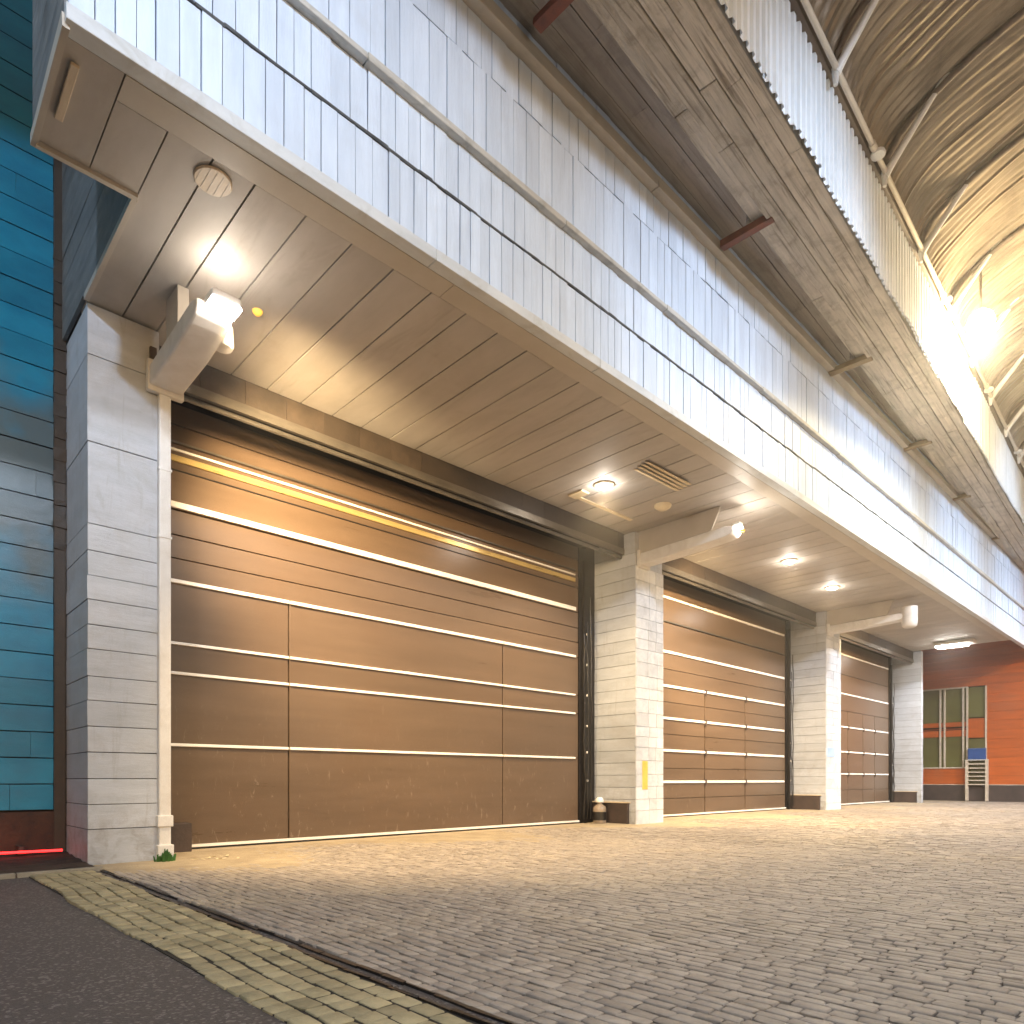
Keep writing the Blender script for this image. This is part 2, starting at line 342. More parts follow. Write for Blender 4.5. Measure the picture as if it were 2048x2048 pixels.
# fascia: four rows of upright boards
def row(mb,x0,x1,z0,z1,w,jz):
    x=x0
    while x<x1:
        ww=w*rnd.uniform(.82,1.2); y=YF+rnd.uniform(-.006,.008)
        mb.box(x+.005,min(x+ww,x1)-.004,y,y+.05,z0+rnd.uniform(-jz,jz*.3),z1+rnd.uniform(-jz*.3,jz),j=.0025)
        x+=ww
f=MB(); row(f,1.12,37.6,6.66,7.35,.165,.004); row(f,1.12,37.6,7.382,8.0,.175,.004); row(f,1.12,37.6,8.09,9.06,.20,.003); row(f,1.12,37.6,9.074,9.62,.19,.003)
row(f,1.12,37.6,9.80,10.05,.25,.0)
f.build('fascia',M['fascia'],gb)
f=MB(); x=1.12
while x<37.6:
    l=rnd.uniform(.15,.5); q=rnd.uniform(-.006,.006); f.box(x,min(x+l,37.6),YF-.010,YF+.02,7.353+q,7.379+q,j=.005); x+=l
f.build('seam_strip',M['seam'],gb)
f=MB(); f.box(1.16,37.6,YF+.055,YF+.15,6.56,10.04); f.build('fascia_backing',M['dark'],gb)
f=MB(); x=1.10
while x<37.6:
    l=rnd.uniform(2.6,3.6); f.box(x,min(x+l-.006,37.6),YF-.035,YF+.12,6.53,6.655,j=.002); x+=l
f.build('lip_trim',M['lip'],gb,bevel=.008)
f=MB(); x=1.10
while x<37.6:
    l=rnd.uniform(2.2,3.8); f.box(x,min(x+l-.006,37.6),YF-.085,YF+.05,8.0,8.07,j=.009); x+=l
f.build('middle_batten',M['batten'],gb,bevel=.01)
f=MB(); x=1.10
while x<37.6:
    l=rnd.uniform(2.6,4.2); f.box(x,min(x+l-.006,37.6),YF-.13,YF+.03,9.63,9.79,j=.004); x+=l
f.build('top_batten',M['cream'],gb,bevel=.01)
# soffit
f=MB(); x=1.92; 
while x<33.0:
    w=.51 if x>2.3 else .38
    f.box(x+.009,min(x+w,33.0)-.009,6.26,9.42,ZS+rnd.uniform(0,.004),ZS+.04); x+=w
f.box(1.14,1.52,5.98,7.12,ZS+.002,ZS+.04); f.box(1.53,1.915,6.26,7.12,ZS,ZS+.04)
f.build('soffit',M['soffit'],gb)
f=MB(); x=1.53
while x<33:
    l=rnd.uniform(2.8,3.8); f.box(x,min(x+l-.005,33),5.98,6.25,ZS-.004,ZS+.04); x+=l
f.build('soffit_edge',M['soffit_trim'],gb)
f=MB(); f.box(1.16,33.0,5.98,7.09,ZS+.045,ZS+.12); f.box(1.95,33.0,7.09,10.9,ZS+.045,ZS+.12); f.box(1.95,33.0,6.0,10.9,9.6,9.7); f.build('canopy_core',M['dark'],gb)
# canopy end faces
f=MB(); z=6.56
while z<10: f.box(1.10,1.15,5.90,7.14,z,z+.33); z+=.335
z=6.56
while z<10: f.box(1.88,1.925,7.16,10.24,z,z+.33,j=.004); z+=.335
f.box(1.12,1.9,7.10,7.15,6.56,10)
f.build('end_panel',M['greyplank'],gb)
f=MB(); f.box(1.085,1.135,5.88,7.18,6.50,6.60,j=.004); f.box(1.12,1.92,7.12,7.17,6.49,6.56,j=.004); f.box(1.88,1.93,7.17,9.05,6.49,6.56); f.build('end_trim',M['soffit_trim'],gb)
f=MB(); f.box(1.19,1.25,6.15,6.75,6.50,6.528,b=.006); f.build('cover_strip',M['cream_paint'],gb)
# header above doors
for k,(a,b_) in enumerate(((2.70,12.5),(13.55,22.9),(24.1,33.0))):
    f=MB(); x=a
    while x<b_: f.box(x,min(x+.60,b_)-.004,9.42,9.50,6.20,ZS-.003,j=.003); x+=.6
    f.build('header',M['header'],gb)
    f=MB(); f.box(a,b_,9.40,9.46,6.06,6.19); f.tube([(a,9.50,6.02),(b_,9.50,6.02)],.035,8); f.build('header_trim',M['track'],gb)
f=MB(); f.box(1.93,37.6,10.42,10.6,-.05,9.6)
f.build('rear_wall',M['header'],gb)
f=MB(); f.box(2.0,33,10.0,10.3,6.40,6.56); f.build('door_lintel',M['dark'],gb)
# columns
for k,(a,b_) in enumerate(COLX):
    f=MB(); z=.0; h=.30 if k==0 else .275
    seams=[0,.42,.71,1.01,1.32,1.62,1.92,2.2,2.52,2.8,3.09,3.37,3.66,3.97,4.92,5.93,6.52] if k==0 else [ .0]
    if k:
        while seams[-1]+h<6.4: seams.append(seams[-1]+h)
        seams[-1]=6.52
    for z0,z1 in zip(seams[:-1],seams[1:]):
        dy=rnd.uniform(-.004,.004)
        f.box(a+rnd.uniform(-.004,.003),b_-.002,YC+dy,10.40,z0+(.004 if z0 else -.03),z1-.004,j=.0015)
    c=f.build('column',M['column'],gb,bevel=.004)
    f=MB(); f.box(a+.018,b_-.018,YC+.018,10.38,0,6.5); f.build('core',M['dark'],c)
    if k in(1,2):
        f=MB(); z=0
        while z<5.75:
            hh=.26*rnd.uniform(.85,1.2); xs=[a-.004,a+(b_-a)*rnd.uniform(.42,.5),a+(b_-a)*rnd.uniform(.70,.8),b_+.004]
            for x0,x1 in zip(xs[:-1],xs[1:]): f.box(x0+.004,x1-.004,YC-.03+rnd.uniform(-.003,.003),YC-.006,z+.004,min(z+hh,5.76)-.004,j=.0015)
            z+=hh
        f.build('front_tiles',M['colwhite'],c)
    if k:
        f=MB(); f.box(a-.07,a-.006,YC+.16,10.40,-.04,.47,b=.01); f.build('plinth',M['plinth'],c)
        f=MB(); f.box(a-.085,a-.004,YC+.12,10.40,.473,.50); f.build('plinth_ledge',M['cream_paint'],c)
# downpipe on the first column
f=MB(); f.box(2.675,2.815,YC-.075,YC+.06,.05,5.80,b=.02)
dp=f.build('downpipe',M['whitemetal'],gb)
for q in ((2.655,2.84,YC-.10,YC+.08,0,.20),(2.655,2.835,YC-.095,YC+.07,.42,.56),(2.668,2.822,YC-.082,YC+.066,3.97,4.0),(2.668,2.822,YC-.082,YC+.066,4.8,4.83)):
    f=MB(); f.box(*q,b=.012 if q[5]<1 else 0); f.build('pipe_collar',M['whitemetal'],dp)
f=MB(); f.box(2.58,2.66,YC-.05,YC-.004,5.97,6.28,b=.012); f.build('bracket_plate',M['plinth'],gb)

# doors
def door(x0,x1,bands,strips,seamx,seamtop,tops):
    zs_=[0.07]+bands; gp=.012 if x0<5 else .022
    dd=MB()
    for z0,z1 in zip(zs_[:-1],zs_[1:]):
        cuts=[x0]+([s for s in seamx] if z1<=seamtop+.01 else [])+[x1]
        for a,b_ in zip(cuts[:-1],cuts[1:]):
            y=YD+rnd.uniform(-.003,.003); dd.box(a+gp,b_-gp,y,y+.05,z0+.007,z1-.007)
    do=dd.build('garage_door',M['door'],gb,bevel=.006)
    bk=MB(); bk.box(x0,x1,YD+.052,YD+.12,.0,6.34); bk.build('door_core',M['dark'],do)
    for z,h,mm,p in strips:
        s=MB(); cuts=[x0]+([q for q in seamx] if z<seamtop+.01 else [])+[x1-.12]
        for a,b_ in zip(cuts[:-1],cuts[1:]): s.box(a+.012,b_-.012,YD-p,YD+.01,z-h/2,z+h/2)
        s.build('trim_strip',M[mm],do,bevel=.006)
    for q in (seamx if x0>5 else []):
        for z,h,mm,p in strips:
            if z<seamtop+.01:
                s=MB(); s.box(q-.035,q+.035,YD-.055,YD+.01,z-.10,z+.07,b=.01); s.build('hinge',M['plinth'],do)
    s=MB(); s.box(x0,x1,YD-.03,YD+.05,.035,.075); s.build('trim_strip',M['strip'],do)
    s=MB(); s.box(x0,x1,YD-.02,YD+.06,.004,.034); s.build('bottom_seal',M['rubber'],do)
    # side jamb on the right with guide and cable loops
    s=MB(); s.box(x1,x1+.30,YD-.02,YD+.14,0,6.3); s.box(x1+.10,x1+.16,YD-.10,YD-.02,0,6.0); s.box(x1+.30,x1+.62,YD+.02,YD+.16,0,6.4)
    j=s.build('door_jamb',M['rubber'],gb)
    s=MB()
    for q in range(3):
        px=x1+.05+.12*q; pts=[(px+rnd.uniform(-.03,.03),YD-.13+rnd.uniform(-.02,.02),z*.3+.1) for z in range(0,int((4.6+q*.4)/.3))]
        s.tube(pts,.014,6)
    sharp(s.build('cable',M['rubber'],j),60)
    for z in (.95,1.6,2.2,2.9,3.6,4.3):
        s=MB(); s.box(x1+.17,x1+.21,YD-.12,YD-.05,z,z+.05,b=.006); s.build('guide_clip',M['strip'],j)
    return do
door(2.70,11.90,[1.49,2.50,2.92,3.78,4.12,4.45,4.80,5.36,5.66,6.0,6.3],
     [(1.49,.042,'strip',.035),(2.50,.042,'strip',.035),(2.92,.04,'strip',.035),(3.79,.052,'strip',.045),(4.86,.085,'strip',.05),(5.36,.022,'rubber',.012),(5.52,.09,'brass',.03),(5.64,.035,'strip',.03),(5.74,.03,'track',.05)],[4.93,9.54],3.79,0)
door(13.55,22.45,[.50,.94,1.30,1.77,2.2,2.62,3.05,3.47,3.92,4.37,5.14,5.8,6.3],
     [(.94,.065,'strip',.035),(1.77,.065,'strip',.035),(2.62,.065,'strip',.035),(3.47,.065,'strip',.04),(4.37,.065,'strip',.04),(5.17,.04,'track',.03),(5.8,.06,'strip',.04)],[17.36,19.7],3.9,0)
door(24.1,32.55,[.6,1.22,2.07,3.03,3.65,4.3,5.05,5.8,6.3],
     [(1.22,.055,'strip',.035),(2.07,.055,'strip',.035),(3.03,.055,'strip',.035),(4.3,.055,'strip',.04),(5.05,.03,'track',.03),(5.8,.05,'strip',.04)],[27.9,29.5,30.8],3.7,0)

# ------------------------------------------------------------------ teal building
tb=thing('teal_building','teal boarded wall with worn grey boards left of the garage','building',(-1,10.3,0))
f=MB(); z=.62
while z<12:
    h=.325; x=-7
    while x<1.80:
        l=rnd.uniform(2.5,4); f.box(x,min(x+l,1.80)-.004,YD+rnd.uniform(-.004,.004),YD+.06,z+.007,z+h-.007,j=.003); x+=l
    z+=h
f.build('wall',M['teal'],tb)
f=MB(); f.box(-7,1.82,YD+.065,YD+.2,0,12); f.build('wall_core',M['dark'],tb)
f=MB(); f.box(-7,1.82,YD-.03,YD+.06,0,.61,j=.01); f.build('plinth',M['rustwood'],tb)
f=MB(); f.box(1.80,1.92,YD-.06,YD+.1,0,12,j=.005)
for z in range(14): f.box(1.79,1.925,YD-.075,YD-.05,3.9+z*.28,3.9+z*.28+rnd.uniform(.05,.16),j=.01)
f.build('corner_post',M['header'],tb)
lt=thing('red_light_strip','glowing red light tube along the foot of the teal wall','light strip',(-.5,10.1,.1))
f=MB(); f.tube([(-6,10.02,.16),(-2,10.03,.15),(.6,10.0,.14),(1.84,9.96,.13)],.014,8); f.build('tube',M['em_red'],lt)
for x in (-4,-2,0,1.4):
    f=MB(); f.box(x,x+.05,9.99,10.22,.10,.2); f.build('clip',M['plinth'],lt)

# ------------------------------------------------------------------ orange building
XO=37.6
ob=thing('orange_building','orange boarded building closing the far end behind the last column','building',(XO,8,0))
f=MB(); z=.76
while z<10.8:
    h=.42
    def seg(y0,y1,z0,z1):
        if y1-y0>.02 and z1-z0>.02: f.box(XO+rnd.uniform(-.004,.004),XO+.1,y0,y1,z0+.004,z1-.004)
    if z<5.35 and z+h>1.55:
        seg(1.0,7.70,z,z+h)
        seg(10.9,14,z,z+h)
        if z<1.55: seg(8.55,10.9,z,1.55)
        if z+h>5.35: seg(7.70,10.9,5.35,z+h)
    else:
        if z<1.56: seg(1.0,7.70,z,z+h); seg(8.55,14,z,z+h)
        else: seg(1.0,14,z,z+h)
    z+=h
f.build('wall',M['orange'],ob)
f=MB(); f.box(XO+.1,XO+.4,1,14,0,10.8); f.build('wall_core',M['dark'],ob)
f=MB(); f.box(XO-.03,XO+.08,1,14,0,.74); f.build('plinth',M['plinth'],ob)
f=MB(); f.box(XO-.045,XO-.005,1,14,.745,.775); f.build('ledge',M['soffit_trim'],ob)
w=MB()
for y in (9.38,9.56,10.88,8.62,8.46,7.72): w.box(XO-.04,XO+.06,y-.035,y+.035,1.55 if y>8.5 else .78,5.33)
for z in (1.56,5.33): w.box(XO-.045,XO+.05,8.45,10.9,z-.03,z+.03)
win=w.build('window',M['cream'],ob)
w=MB(); w.box(XO+.03,XO+.05,8.5,10.9,3.70,5.3); w.box(XO+.03,XO+.05,8.5,10.9,1.58,3.05); w.box(XO+.03,XO+.05,7.75,8.45,3.9,5.3); w.build('pane',M['glass'],win)
w=MB()
for z0,z1 in ((3.06,3.34),(3.5,3.69)): w.box(XO+.0,XO+.045,8.5,10.9,z0,z1)
w.box(XO+.0,XO+.045,7.75,8.45,2.95,3.85)
for z in (3.05,3.40,3.70): w.box(XO-.01,XO+.02,7.75,10.9,z-.014,z+.014)
w.build('spandrel',M['orange'],win)
w=MB(); w.box(XO+.0,XO+.04,7.75,8.45,.78,2.9); w.build('dark_panel',M['glass'],win)
w=MB(); w.box(XO-.20,XO-.05,7.70,8.40,1.93,2.45,b=.03); tag(w.build('storage_box',M['blue'],base=(XO-.1,8.05,1.93)),'blue box standing on the white slatted rack by the orange wall','box')
rk=thing('slatted_rack','white slatted rack at the foot of the orange wall beside the window','rack',(XO-.2,8.05,0))
w=MB()
for y in (7.66,8.44): w.box(XO-.24,XO-.05,y-.05,y+.05,.02,1.92)
w.build('upright',M['cream'],rk)
for i in range(6):
    w=MB(); w.box(XO-.22,XO-.06,7.71,8.39,.75+.19*i,.80+.19*i); w.build('slat',M['cream'],rk)
w=MB(); w.box(XO-.235,XO-.05,7.6,8.5,1.89,1.925); w.build('shelf',M['whitemetal'],rk)

# ------------------------------------------------------------------ hall roof (vault and eave)
hr=thing('hall_roof','ribbed vaulted hall roof with wooden eave beam and white sheet valance','roof',(6.85,3.91,0),math.atan(.041))
X0,X1=-9,46
f=MB()
ys=[0,.17,.40,.63,.86]
for a,b_ in zip(ys[:-1],ys[1:]):
    x=X0
    while x<X1:
        l=rnd.uniform(4,7); dz=rnd.uniform(-.008,.008); f.box(x,min(x+l,X1)-.006,a+.006,b_-.006,9.60+dz,9.95,j=.006); x+=l
f.build('eave_beam',M['beam'],hr,bevel=.01)
f=MB(); f.box(X0,X1,.02,.84,9.64,9.93); f.build('beam_core',M['dark'],hr)
f=MB(); x=X0
while x<X1:
    l=rnd.uniform(4,6); f.box(x,min(x+l,X1)-.006,.90,1.12,9.74,9.86,j=.006); x+=l
f.build('side_rail',M['beam'],hr,bevel=.015)
f=MB(); y=.86
while y<2.6:
    x=X0
    while x<X1:
        l=rnd.uniform(3,6); f.box(x,min(x+l,X1)-.004,y+.004,y+.29,10.06+rnd.uniform(0,.02),10.12,j=.004); x+=l
    y+=.295
f.build('eave_soffit',M['recess'],hr)
f=MB(); f.box(X0,X1,.1,2.6,10.14,10.2); f.build('soffit_core',M['dark'],hr)
# cross brackets
for i,x in enumerate((-5.4,-1.15,3.35,8.15,13.0,17.6,22.6,27.5)):
    f=MB(); f.box(x-.07,x+.07,.78,1.62,9.58,9.70,j=.012); 
    br=f.build('cross_bracket',M['rust'] if i<3 else M['ochre'],hr,bevel=.01)
    f=MB(); f.box(x-.035,x+.035,1.15,1.2,9.70,10.05); f.build('hanger',M['recess'],br)
# white sheets
f=MB(); x=X0
while x<X1:
    wd=rnd.uniform(.75,1.1); zb=9.56+rnd.uniform(-.07,.04); yo=-.05+rnd.uniform(-.012,.012); p=wd/5; prof=[]
    for k in range(5):
        xx=x+k*p; prof+=[(xx,yo),(xx+p*.45,yo-.0),(xx+p*.55,yo-.04),(xx+p*.9,yo-.04)]
    prof.append((x+wd,yo)); n=len(f.v); k=len(prof)
    tz=rnd.uniform(-.02,.02)
    for (a,b_) in prof: f.v+=[(a,b_,zb+tz*(a-x)),(a,b_,11.0)]
    for q in range(k-1): f.f.append((n+2*q,n+2*q+2,n+2*q+3,n+2*q+1)); f.m.append(0)
    x+=wd-.02
o=f.build('sheet_valance',M['sheet'],hr); md=o.modifiers.new('t','SOLIDIFY'); md.thickness=.006
f=MB(); x=X0
while x<X1: 
    l=rnd.uniform(4,6); f.box(x,min(x+l,X1)-.006,-.15,.06,11.0,11.17,j=.006); x+=l
f.build('top_plate',M['railwood'],hr,bevel=.01)
f=MB(); x=X0
while x<X1:
    f.tube([(x,-.22,11.02),(x+4.55,-.22,11.02)],.04,10); f.tube([(x+4.5,-.22,11.02),(x+4.62,-.22,11.02)],.055,10); x+=4.6
sharp(f.build('pipe_rail',M['cream'],hr),50)
# vault
AW,AH,ZB=6.7,1.75,11.12
def vp(x,t,dr=0): return (x,-.12-AW+(AW-dr)*math.cos(t),ZB+(AH-dr)*math.sin(t))
f=MB(); NT=44; p=.155; xs=[]; x=X0
while x<X1:
    q=p*rnd.uniform(.8,1.25); xs+=[(x,0),(x+q*.3,.0),(x+q*.5,.035*rnd.uniform(.6,1.3)),(x+q*.8,.035)]; x+=q
ts=[math.pi*(i/NT)**1.35 if i<NT else math.pi for i in range(NT+1)]
for x,dr_ in xs:
    for i,t in enumerate(ts):
        xx=x+.05*math.sin(t*5+x*.7)+.03*math.sin(t*11+x*1.9)
        f.v.append(vp(xx,t,dr_))
for i in range(len(xs)-1):
    for j in range(NT):
        a=i*(NT+1)+j; f.f.append((a,a+NT+1,a+NT+2,a+1)); f.m.append(0)
o=f.build('vault_sheet',M['vault'],hr); sharp(o,45)
f=MB()
n=0
for x in (X0,X1):
    pass
# curved ribs and braces
i=0; x=-6.05
while x<44:
    f=MB(); f.tube([vp(x,math.pi*k/40,.09) for k in range(41)],.05,8); sharp(f.build('curved_rib',M['railwood'],hr),60)
    # brace
    f=MB(); f.tube([(x,-.2,11.0),(x,-.3,11.12),(x,-.85,11.78),(x,-1.25,12.25)],[.075,.06,.045,.04],10)
    f.tube([(x,-.2,10.82),(x,-.2,11.05)],[.03,.06],10)
    sharp(f.build('brace',M['whitemetal'],hr),60)
    if i%2==1:
        f=MB(); f.lathe((x-.5,-.24,11.0),[(.0,-.03),(.10,-.03),(.11,0),(.10,.03),(0,.03)],18); sharp(f.build('round_cap',M['whitemetal'],hr),40)
    x+=2.3; i+=1

# ------------------------------------------------------------------ lamps
def light(kind,name,loc,e,color,size=.1,aim=None,spot=None,blend=.5,parent=None):
    d=bpy.data.lights.new(name,kind); d.energy=e; d.color=color
    if kind=='SPOT': d.spot_size=R(spot); d.spot_blend=blend; d.shadow_soft_size=size
    elif kind=='POINT': d.shadow_soft_size=size
    o=bpy.data.objects.new(name,d); COL.objects.link(o)
    if aim is not None: o.rotation_euler=(Vector(aim)-Vector(loc)).to_track_quat('-Z','Y').to_euler()
    if parent is not None:
        o.parent=parent; o.location=Vector(loc)-Vector(parent['_b'])
    else: o.location=loc
    return o
WARM=(1.0,.72,.39); NEU=(1.0,.90,.78); COOL=(.52,.73,1.0)
def arm(x,lamp_on,cup_end,label,yt=6.80,wd=.36):
    t=thing('lamp_bracket',label,'lamp bracket',(x,YC,5.8),0,'white lamp brackets reaching out from the columns')
    f=MB(); f.prism([(YC-.012,5.78),(8.2,5.80),(yt+.2,5.86),(yt+.06,5.89),(yt,5.96),(yt+.02,6.04),(yt+.2,6.08),(YC-.012,6.02)],x,x+wd)
    f.build('arm',M['whitemetal'],t,bevel=.025)
    f=MB()
    if yt<7: f.prism([(YC-.012,6.03),(7.3,6.09),(7.1,ZS-.004),(YC-.012,ZS-.004)],x+.05,x+.09)
    else: f.prism([(8.5,6.04),(8.1,6.06),(8.1,ZS-.004),(8.5,ZS-.004)],x+.03,x+.15)
    f.build('web_plate',M['soffit_trim'],t)
    f=MB(); f.box(x-.02,x+wd+.02,YC-.10,YC-.01,5.72,6.1,b=.02); f.build('mounting_plate',M['whitemetal'],t)
    f=MB(); f.tube([(x+wd+.012,YC-.05,6.3),(x+wd+.012,YC-.12,6.06),(x+wd+.012,8.2,6.0),(x+wd+.012,yt+.35,6.0),(x+wd-.02,yt+.2,6.08)],.011,6); sharp(f.build('lamp_cable',M['plinth'],t),60)
    return t
L1=arm(2.56,1,0,'white lamp bracket above the white downpipe on the leftmost column',7.42,.38)
def head(t,c,s=.14,on=True,aim=(0,0,0)):
    f=MB(); f.box(c[0]-s,c[0]+s,c[1]-s*.8,c[1]+s*.8,c[2]-.02,c[2]+.06,b=.02); h=f.build('lamp_housing',M['whitemetal'],t)
    f=MB(); f.box(c[0]-s*.9,c[0]+s*1.05,c[1]-s*.72,c[1]+s*.72,c[2]-.055,c[2]-.024,b=.008); f.build('lens',M['em_white'],h)
    return h
head(L1,(2.78,7.30,5.99),.15)
f=MB(); f.lathe((3.03,7.95,5.95),[(.0,-.02),(.10,-.02),(.12,.02),(.11,.22),(.07,.27),(0,.27)],20); sharp(f.build('horn',M['whitemetal'],L1),50)
L2=arm(12.56,1,0,'white lamp bracket with bright spot reaching out from the middle of the three visible white column fronts')
L2['label']='white bracket with a small lit lamp at its tip, on the second column'
head(L2,(12.86,6.85,6.13),.09)
L3=arm(22.96,0,1,'unlit white bracket ending in a round cup, on the third column')
f=MB(); f.lathe((23.12,6.70,5.62),[(0,0),(.14,0),(.20,.05),(.22,.16),(.22,.62),(0,.62)],20); sharp(f.build('cup',M['whitemetal'],L3),50)

def can(x,y,label,r=.10,on=True):
    t=thing('ceiling_lamp',label,'ceiling lamp',(x,y,ZS),0,'recessed lamps in the canopy soffit')
    f=MB(); f.lathe((x,y,ZS),[(0,-.03),(r*1.3,-.03),(r*1.45,-.018),(r*1.45,-.003),(0,-.003)],24); sharp(f.build('ring',M['cream_paint'],t),40)
    f=MB(); f.lathe((x,y,ZS),[(0,-.05),(r*.8,-.048),(r,-.031),(0,-.031)],24); sharp(f.build('lens',M['em_white'],t),60)
    return t
C1=can(10.14,8.1,'bright round soffit lamp above the right end of the first door, nearest the slatted vent',.13)
C2=can(17.04,7.67,'small lit soffit lamp above the middle door, just right of the second bracket',.14)
C3=can(20.27,7.88,'dim flat soffit lamp near the top of the third column',.14)
t=thing('batten_lamp','rectangular white lamp hanging at the far end of the soffit before the orange wall','ceiling lamp',(31.6,7.6,6.3))
f=MB(); f.box(31.3,31.9,6.85,8.2,6.36,6.50,b=.02); f.build('housing',M['whitemetal'],t)
f=MB(); f.box(31.36,31.84,7.1,8.15,6.30,6.355,b=.01); f.build('lens',M['em_white'],t)

f=MB(); f.lathe((2.38,6.48,ZS),[(0,-.02),(.155,-.02),(.165,-.01),(.165,-.002),(0,-.002)],36); t=thing('cover_disc','round cream cover plate on the soffit near its left end','cover plate',(2.38,6.48,ZS)); sharp(f.build('plate',M['cream_paint'],t),40)
f=MB(); 
for k in range(5): f.box(2.25+.06*k,2.253+.06*k,6.35,6.61,ZS-.0235,ZS-.0205)
f.build('groove',M['soffit_trim'],t)
t=thing('soffit_vent','slatted cream vent panel askew on the soffit beside the bright round lamp','vent',(10.6,7.1,ZS))
for k in range(4):
    f=MB(); y=6.93+.10*k; f.quadbox([(9.9+.03*k,y,ZS-.05),(11.2+.02*k,y-.04,ZS-.06),(11.2+.02*k,y+.05,ZS-.035),(9.9+.03*k,y+.08,ZS-.02),(9.9+.03*k,y,ZS-.035),(11.2+.02*k,y-.04,ZS-.045),(11.2+.02*k,y+.05,ZS-.02),(9.9+.03*k,y+.08,ZS-.006)]); f.build('slat',M['ply'],t)
f=MB(); f.prism([(8.52,ZS-.03),(8.86,ZS-.03),(8.86,ZS-.003),(8.5,ZS-.003)],9.98,10.2); f.box(10.2,11.9,8.74,8.82,ZS-.028,ZS-.003,j=.004); tag(f.build('cream_trim',M['ply'],base=(10.9,8.7,ZS)),'narrow cream strip fixed to the soffit beneath the bright round lamp','trim strip')
f=MB(); f.lathe((11.74,7.88,ZS),[(0,-.10),(.10,-.09),(.17,-.04),(.18,-.003),(0,-.003)],18); tag(sharp(f.build('smoke_detector',M['ply'],base=(11.74,7.88,ZS)),40),'small round cream detector on the soffit before the second column','detector')
for (x,y,lb) in ((3.42,7.92,'small yellow dome on the soffit beside the leftmost bracket'),(14.2,7.45,'small yellow dome on the soffit beside the second bracket')):  # yellow spots on the soffit, built as faintly emissive domes
    f=MB(); f.lathe((x,y,ZS),[(0,-.05),(.035,-.045),(.055,-.02),(.06,-.003),(0,-.003)],16); tag(sharp(f.build('amber_lamp',M['em_soft'],base=(x,y,ZS)),60),lb,'signal lamp','yellow domes on the soffit')

# pendant hall lamp
t=thing('hall_lamp','glaring warm globe lamp hanging under the vault beside the white valance','lamp',(17.06,3.6,10.58))
f=MB(); f.lathe((17.06,3.6,10.58),[(0,-.26),(.12,-.235),(.21,-.15),(.26,0),(.21,.15),(.12,.235),(0,.26)],24); sharp(f.build('globe',M['em_warm'],t),80)
f=MB(); f.tube([(17.06,3.6,10.83),(17.06,3.6,11.9)],.025,8); f.build('rod',M['railwood'],t)
light('POINT','hall_lamp_light',(17.06,3.6,10.2),1500,(1,.80,.48),.3,parent=t)

# unseen flood lamps added under the vault for cool light on fascia and ground
FL=['flood lamp hung under the vault over the asphalt, facing the teal wall','flood lamp hung under the vault above the asphalt edge','flood lamp under the vault opposite the first door','flood lamp under the vault opposite the second column','flood lamp under the vault opposite the third column','flood lamp under the vault nearest the orange building']
for i,(x,e) in enumerate(((-5.0,1.1),(2.0,.8),(9.0,1.15),(16.5,1.3),(24.0,1.4),(31.0,1.4))):
    t=thing('flood_lamp',FL[i],'flood lamp',(x,-3.6,10.2),0,'flood lamps hung under the vault')
    f=MB(); f.box(x-.3,x+.3,-3.8,-3.5,10.1,10.4,b=.03); f.build('housing',M['whitemetal'],t)
    f=MB(); f.tube([(x,-3.7,10.4),(x,-3.7,12.9)],.03,8); f.build('rod',M['railwood'],t)
    f=MB(); f.box(x-.25,x+.25,-3.49,-3.48,10.13,10.37); f.build('lens',M['em_white'],t)
    if i==0: light('SPOT','flood_wall',(x,-3.3,10.2),3900,COOL,.25,(.6,YD,8.6),50,.9,parent=t); light('SPOT','flood_ground',(x,-3.4,10.05),1500,(.85,.88,1.0),.3,(-.5,5,0),80,.9,parent=t)
    else:
        light('SPOT','flood_wall',(x,-3.3,10.2),1950*e,COOL,.45,(x+1.0,YF,8.3),48,1.0,parent=t)
        light('SPOT','flood_ground',(x,-3.4,10.05),(1900 if i<3 else 5000)*e,(.90,.93,1.0),.3,(x+4.0,5.5 if i<3 else 4.0,0),100,1.0,parent=t)
for i,(x,e) in enumerate(((3.0,1.0),(13.0,1.1),(25.0,1.3))):  # unseen low masts, added as fill for the beam underside and soffit
    t=thing('lamp_mast',['low lamp mast across the apron from the first door','low lamp mast across the apron from the second door','low lamp mast across the apron from the third door'][i],'lamp mast',(x,-6,0),0,'low lamp masts across the apron')
    f=MB(); f.tube([(x,-6,0),(x,-6,3.2)],[.07,.05],12); f.build('pole',M['railwood'],t)
    f=MB(); f.box(x-.25,x+.25,-6.12,-5.9,3.2,3.5,b=.03); f.build('housing',M['whitemetal'],t)
    f=MB(); f.box(x-.2,x+.2,-5.895,-5.885,3.24,3.46); f.build('lens',M['em_white'],t)
    light('SPOT','mast_light',(x,-5.7,3.35),560*e,(1,.88,.72),.4,(x+2.5,4.0,12.0),80,1.0,parent=t)

